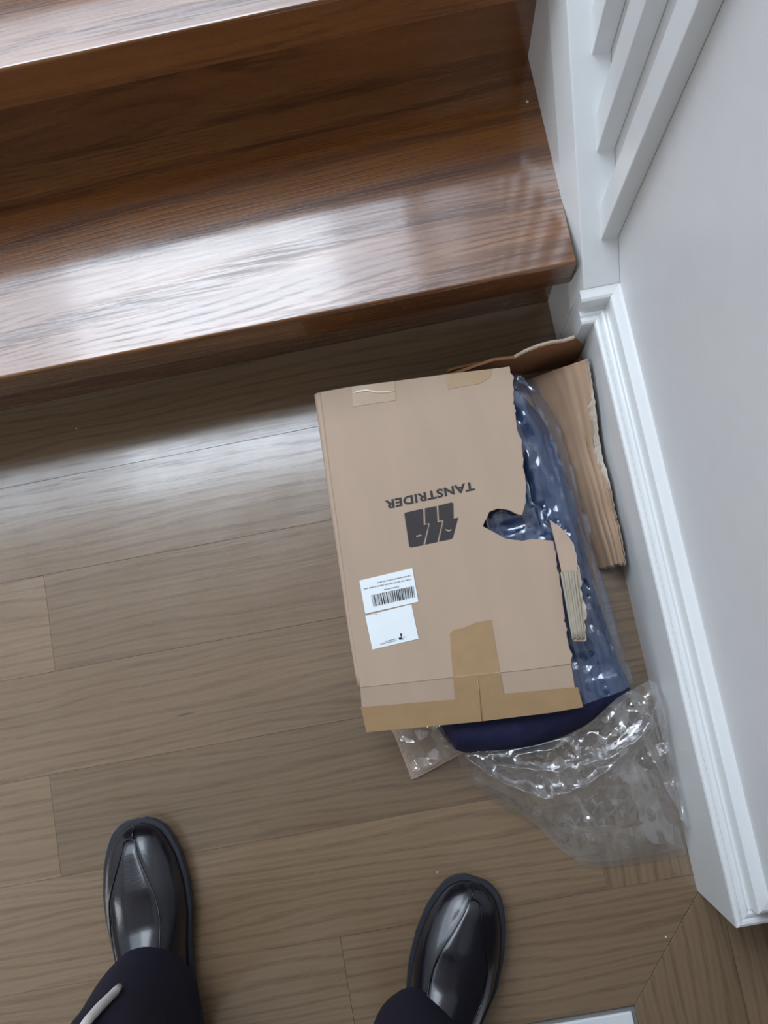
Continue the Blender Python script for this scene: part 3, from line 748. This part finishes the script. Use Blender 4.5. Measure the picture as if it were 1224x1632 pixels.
for i, r in enumerate(gcs):
    v = i / (len(gcs) - 1); row = []
    for j, (px, py, z) in enumerate(r):
        u = j / (len(r) - 1); p = settle(px, py, max(z, 0.003))
        e = min(v, 1 - v, u, 1 - u); body = sstep(0, 0.16, e); up = 1 - sstep(0.15, 0.95, v)
        h = 0.0
        for pl, h_, w_ in RW:
            h += h_ * math.exp(-abs(pdist((p.x, p.y), pl)) / w_)
        h *= sstep(0.0, 0.08, e)
        amp = 0.011 + 0.026 * up
        h += body * ((0.024 + 0.010 * up) * (crumple(p.x, p.y, 0.055, 21) + 0.25) + (0.0075 + 0.003 * up) * crumple(p.x, p.y, 0.020, 33))
        nz_ = z + h if z > 0.02 else z + abs(h) * 0.8
        wob = 0.0025 * noise.noise(Vector((px * 0.06, py * 0.06, 4)))
        q = settle(px + wob * 400 * body, py, 0.02) if False else p
        p = Vector((min(q.x - (0.10 * h if q.x > 0.225 else 0), 0.2415 - 0.25 * max(0, h) * sstep(0.22, 0.24, q.x)), q.y, max(0.0025, nz_)))
        row.append(p)
    rows_m.append(row)
grid('bag_mouth', rows_m, 'film_loose', bag)
# second, lower layer of film lying flat below it
low = coons([(760, 1208, .006), (880, 1214, .006), (980, 1180, .006), (1030, 1120, .006)], [(752, 1240, .004), (840, 1302, .004), (930, 1372, .004), (1090, 1352, .006)], [(760, 1208, .006), (752, 1240, .004)], [(1030, 1120, .006), (1075, 1230, .006), (1090, 1352, .006)], 80, 60)
rows_k = []
for i, r in enumerate(low):
    row = []
    for j, (px, py, z) in enumerate(r):
        p = settle(px, py, z); e = min(i / 60, 1 - i / 60, j / 80, 1 - j / 80)
        p.z = max(0.002, p.z + sstep(0, .2, e) * 0.006 * (ridged(p.x * 30, p.y * 26, 15.0) + 0.35)); p.x = min(p.x, 0.2405); row.append(p)
    rows_k.append(row)
grid('bag_lining', rows_k, 'film_flat', bag)
# corner of the bag poking out under the front flap
cn = coons([(622, 1150, .03), (690, 1142, .045), (770, 1140, .05)], [(657, 1242, .006), (700, 1219, .010), (745, 1192, .03)], [(622, 1150, .03), (640, 1196, .012), (657, 1242, .006)], [(770, 1140, .05), (758, 1168, .045), (745, 1192, .03)], 60, 44)
rows_n = []
for i, r in enumerate(cn):
    row = []
    for j, (px, py, z) in enumerate(r):
        p = onz(px, py, z); e = min(1 - i / 44, j / 60, 1 - j / 60)
        p.z = max(0.0055, p.z + sstep(0, .15, e) * 0.026 * (crumple(p.x, p.y, 0.032, 41) + 0.2)); p.z = min(p.z, 0.084); row.append(p)
    rows_n.append(row)
grid('bag_corner', rows_n, 'film_loose', bag)

# ================================================================== SHOES
def shoe(label, toe, ang, mirror, lift=0.0):
    """dress shoe; local +y runs to the toe, origin at the toe tip on the floor"""
    root = empty('leather_shoe', (toe[0], toe[1], 0)); tag(root, label, 'shoe', 'shoes worn by the photographer')
    ca, sa = math.cos(ang), math.sin(ang)
    def W(x, y, z): return Vector((toe[0] + x * mirror * ca - y * sa, toe[1] + x * mirror * sa + y * ca, z))
    L = 0.295
    # half widths (outer, inner) along the length, s = distance behind the toe
    S = [0.0, 0.004, 0.012, 0.025, 0.045, 0.075, 0.11, 0.15, 0.19, 0.23, 0.265, 0.285, 0.295]
    WO = [0.008, 0.019, 0.029, 0.037, 0.045, 0.051, 0.053, 0.046, 0.039, 0.036, 0.034, 0.026, 0.014]
    WI = [0.007, 0.018, 0.028, 0.035, 0.042, 0.046, 0.045, 0.037, 0.032, 0.032, 0.032, 0.025, 0.014]
    HT = [0.026, 0.034, 0.041, 0.047, 0.052, 0.060, 0.066, 0.082, 0.098, 0.104, 0.102, 0.096, 0.080]
    def at(tab, s):
        for i in range(len(S) - 1):
            if s <= S[i + 1]:
                t = (s - S[i]) / (S[i + 1] - S[i]); return lerp(tab[i], tab[i + 1], t)
        return tab[-1]
    n = 44; ss = [L * (1 - math.cos(math.pi * k / n)) / 2 for k in range(n + 1)]
    def outline(grow, zz): 
        return [W(at(WO, s) + grow, -s * (1 + 2 * grow / L) + grow, zz) for s in ss], [W(-(at(WI, s) + grow), -s * (1 + 2 * grow / L) + grow, zz) for s in ss]
    def plate(name, z0, z1, g0, g1, mat):
        rows = []
        for zz, gg in ((z0, g0), ((z0 + z1) / 2, g1), (z1, g1 - 0.001)):
            o, i_ = outline(gg, zz); rows.append(o + i_[::-1])
        return grid(name, rows, mat, root, closed=True, caps=True, smooth=False)
    plate('sole', 0.0005, 0.014, 0.001, 0.003, 'rubber')
    plate('welt', 0.014, 0.022, 0.0045, 0.0050, 'rubber')
    # upper: superellipse sections with a raised apron on top
    rows = []; NQ = 48; apron = []
    for s in ss:
        row = []; wo, wi, h = at(WO, s), at(WI, s), at(HT, s)
        for q in range(NQ + 1):
            th = math.pi * q / NQ; c_, s_ = math.cos(th), math.sin(th)
            e = 2 / 2.15
            xx = (abs(c_) ** e) * (1 if c_ >= 0 else -1); zz = abs(s_) ** e
            x = xx * (wo if xx >= 0 else wi)
            fo, fi = lerp(0.35, 0.74, sstep(0.012, 0.09, s)), lerp(0.10, 0.52, sstep(0.012, 0.10, s)); lim = fo if xx >= 0 else fi
            ap = sstep(lim + 0.07, lim - 0.05, abs(xx)) * sstep(0.010, 0.022, s)
            z = 0.020 + (h - 0.020) * zz + 0.0025 * ap
            # creases across the vamp
            z -= 0.0022 * math.exp(-((s - 0.088 - 0.006 * xx) / 0.0035) ** 2) * ap + 0.0014 * math.exp(-((s - 0.104 + 0.008 * xx) / 0.003) ** 2) * ap
            row.append(W(x, -s, z))
        rows.append(row)
    o = grid('upper', rows, 'leather', root); 
    # apron seam, a raised cord round the top of the toe
    def surf(f, s):
        wo, wi, h = at(WO, s), at(WI, s), at(HT, s); zz = (1 - abs(f) ** 2.15) ** (1 / 2.15)
        return W(f * (wo if f >= 0 else wi), -s, 0.020 + (h - 0.020) * zz + 0.0022)
    fo = lambda s: lerp(0.35, 0.74, sstep(0.012, 0.09, s)); fi = lambda s: -lerp(0.10, 0.52, sstep(0.012, 0.10, s))
    pts = [surf(fo(q), q) for q in [0.15 - 0.134 * k / 20 for k in range(21)]] + [surf(lerp(fo(0.016), fi(0.016), k / 8), 0.016 - 0.003 * math.sin(math.pi * k / 8)) for k in range(1, 8)] + [surf(fi(q), q) for q in [0.016 + 0.134 * k / 20 for k in range(21)]]
    tube('apron_seam', pts, 0.0009, 'leather', root, 6)
    tube('toe_seam', [surf(0.0, 0.002) + Vector((0, 0, 0.0002)), surf(0.0, 0.007), surf(0.0, 0.0125)], 0.0009, 'leather', root, 6)
    return root
shoe('black leather shoe at the lower left corner, pointing straight ahead', (-0.405, -0.150), math.radians(2), -1)
shoe('black leather shoe near the crumpled bag, toe turned out to the right', (-0.012, -0.285), math.radians(-27), 1)

# ================================================================== PERSON (only the trouser legs come into view)
person = empty('person', (-0.24, -0.46, 0))
tag(person, 'person in dark navy trousers, standing, only the lower legs in view', 'person')
def leg(pts):
    rows = []; n = 40
    for k in range(n + 1):
        x, y, z, rx, ry = cr(pts, k / n)
        row = []
        for j in range(28):
            a = 2 * math.pi * j / 28
            wr = 1 + 0.05 * noise.noise(Vector((x * 8 + math.cos(a) * 1.5, y * 8 + math.sin(a) * 1.5, z * 9)))
            row.append(Vector((x + rx * wr * math.cos(a), y + ry * wr * math.sin(a), z)))
        rows.append(row)
    return rows
LEFT = [(-0.402, -0.352, 0.045, 0.055, 0.075), (-0.400, -0.350, 0.10, 0.056, 0.074), (-0.388, -0.352, 0.20, 0.058, 0.072), (-0.366, -0.352, 0.33, 0.066, 0.074), (-0.338, -0.354, 0.47, 0.074, 0.078), (-0.325, -0.385, 0.64, 0.085, 0.09), (-0.325, -0.43, 0.82, 0.098, 0.11), (-0.30, -0.45, 0.95, 0.10, 0.115)]
RIGHT = [(-0.108, -0.452, 0.045, 0.055, 0.075), (-0.112, -0.450, 0.10, 0.056, 0.074), (-0.120, -0.440, 0.20, 0.062, 0.072), (-0.135, -0.425, 0.33, 0.070, 0.074), (-0.150, -0.410, 0.47, 0.074, 0.078), (-0.165, -0.42, 0.64, 0.085, 0.09), (-0.18, -0.44, 0.82, 0.098, 0.11), (-0.19, -0.45, 0.95, 0.10, 0.115)]
PELVIS = [(-0.2475, -0.445, 0.74, 0.09, 0.07), (-0.2475, -0.445, 0.80, 0.150, 0.105), (-0.2475, -0.45, 0.88, 0.172, 0.122), (-0.2475, -0.455, 0.96, 0.165, 0.118), (-0.2475, -0.46, 1.00, 0.155, 0.112), (-0.2475, -0.46, 1.02, 0.14, 0.10)]
tv, tf = [], []
for rws in (leg(LEFT), leg(RIGHT), leg(PELVIS)):
    b0 = len(tv); n_, m_ = len(rws), len(rws[0]); tv += [p for r in rws for p in r]
    for i in range(n_ - 1):
        for j in range(m_): tf.append((b0 + i * m_ + j, b0 + i * m_ + (j + 1) % m_, b0 + (i + 1) * m_ + (j + 1) % m_, b0 + (i + 1) * m_ + j))
    tf.append(tuple(b0 + j for j in range(m_))); tf.append(tuple(b0 + (n_ - 1) * m_ + j for j in range(m_)))
tro = mesh('trousers', tv, tf, 'trouser', person, smooth=True)
rm = tro.modifiers.new('one_surface', 'REMESH'); rm.mode = 'VOXEL'; rm.voxel_size = 0.007; rm.use_smooth_shade = True
sm_ = tro.modifiers.new('soften', 'SMOOTH'); sm_.iterations = 4
# pale drawcord hanging beside the left leg
def on_leg(px, py):
    """point of the pixel's ray that just touches the left trouser leg"""
    best = None; bd = 1e9
    for k in range(200):
        z = 0.62 - 0.0027 * k; t = 0.0
        p = onz(px, py, z); q = min((cr(LEFT, n / 60) for n in range(61)), key=lambda c: abs(c[2] - z))
        d = math.hypot((p.x - q[0]) / q[3], (p.y - q[1]) / q[4])
        if d < 1.07: return p
        if d < bd: bd = d; best = p
    return best
cd = tube('drawcord', [on_leg(*q) for q in ((190, 1572), (184, 1580), (172, 1592), (158, 1606), (142, 1624), (126, 1646))], [0.0030, 0.0042, 0.0045, 0.0045, 0.0045, 0.0040], 'cord', person, 8)

# ================================================================== CRUMBS
def crumb(px, py, z, r, label):
    p = onz(px, py, z); v = []; f = []
    bm = bmesh.new(); bmesh.ops.create_icosphere(bm, subdivisions=2, radius=r)
    for q in bm.verts: q.co *= 1 + 0.35 * noise.noise(q.co * 900 + Vector((px, py, 0))); q.co.z *= 0.7
    lo = min(q.co.z for q in bm.verts)
    for q in bm.verts: q.co.z -= lo
    me = bpy.data.meshes.new('crumb'); bm.to_mesh(me); bm.free(); me.materials.append(M['crumb'])
    o = bpy.data.objects.new('crumb', me); o.location = (p.x, p.y, z); COL.objects.link(o)
    tag(o, label, 'crumb', 'crumbs on the wood')
crumb(840, 163, RISE, 0.0017, 'white crumb on the lower stair tread beside the white stringer')
crumb(122, 683, 0.0, 0.0011, 'tiny white crumb on the floor in the shade below the step')
crumb(1061, 1493, 0.0, 0.0011, 'tiny white crumb on the floor between the baseboard corner and white tile')
crumb(697, 1390, 0.0, 0.0010, 'tiny white crumb on the floor just above the right shoe toe')
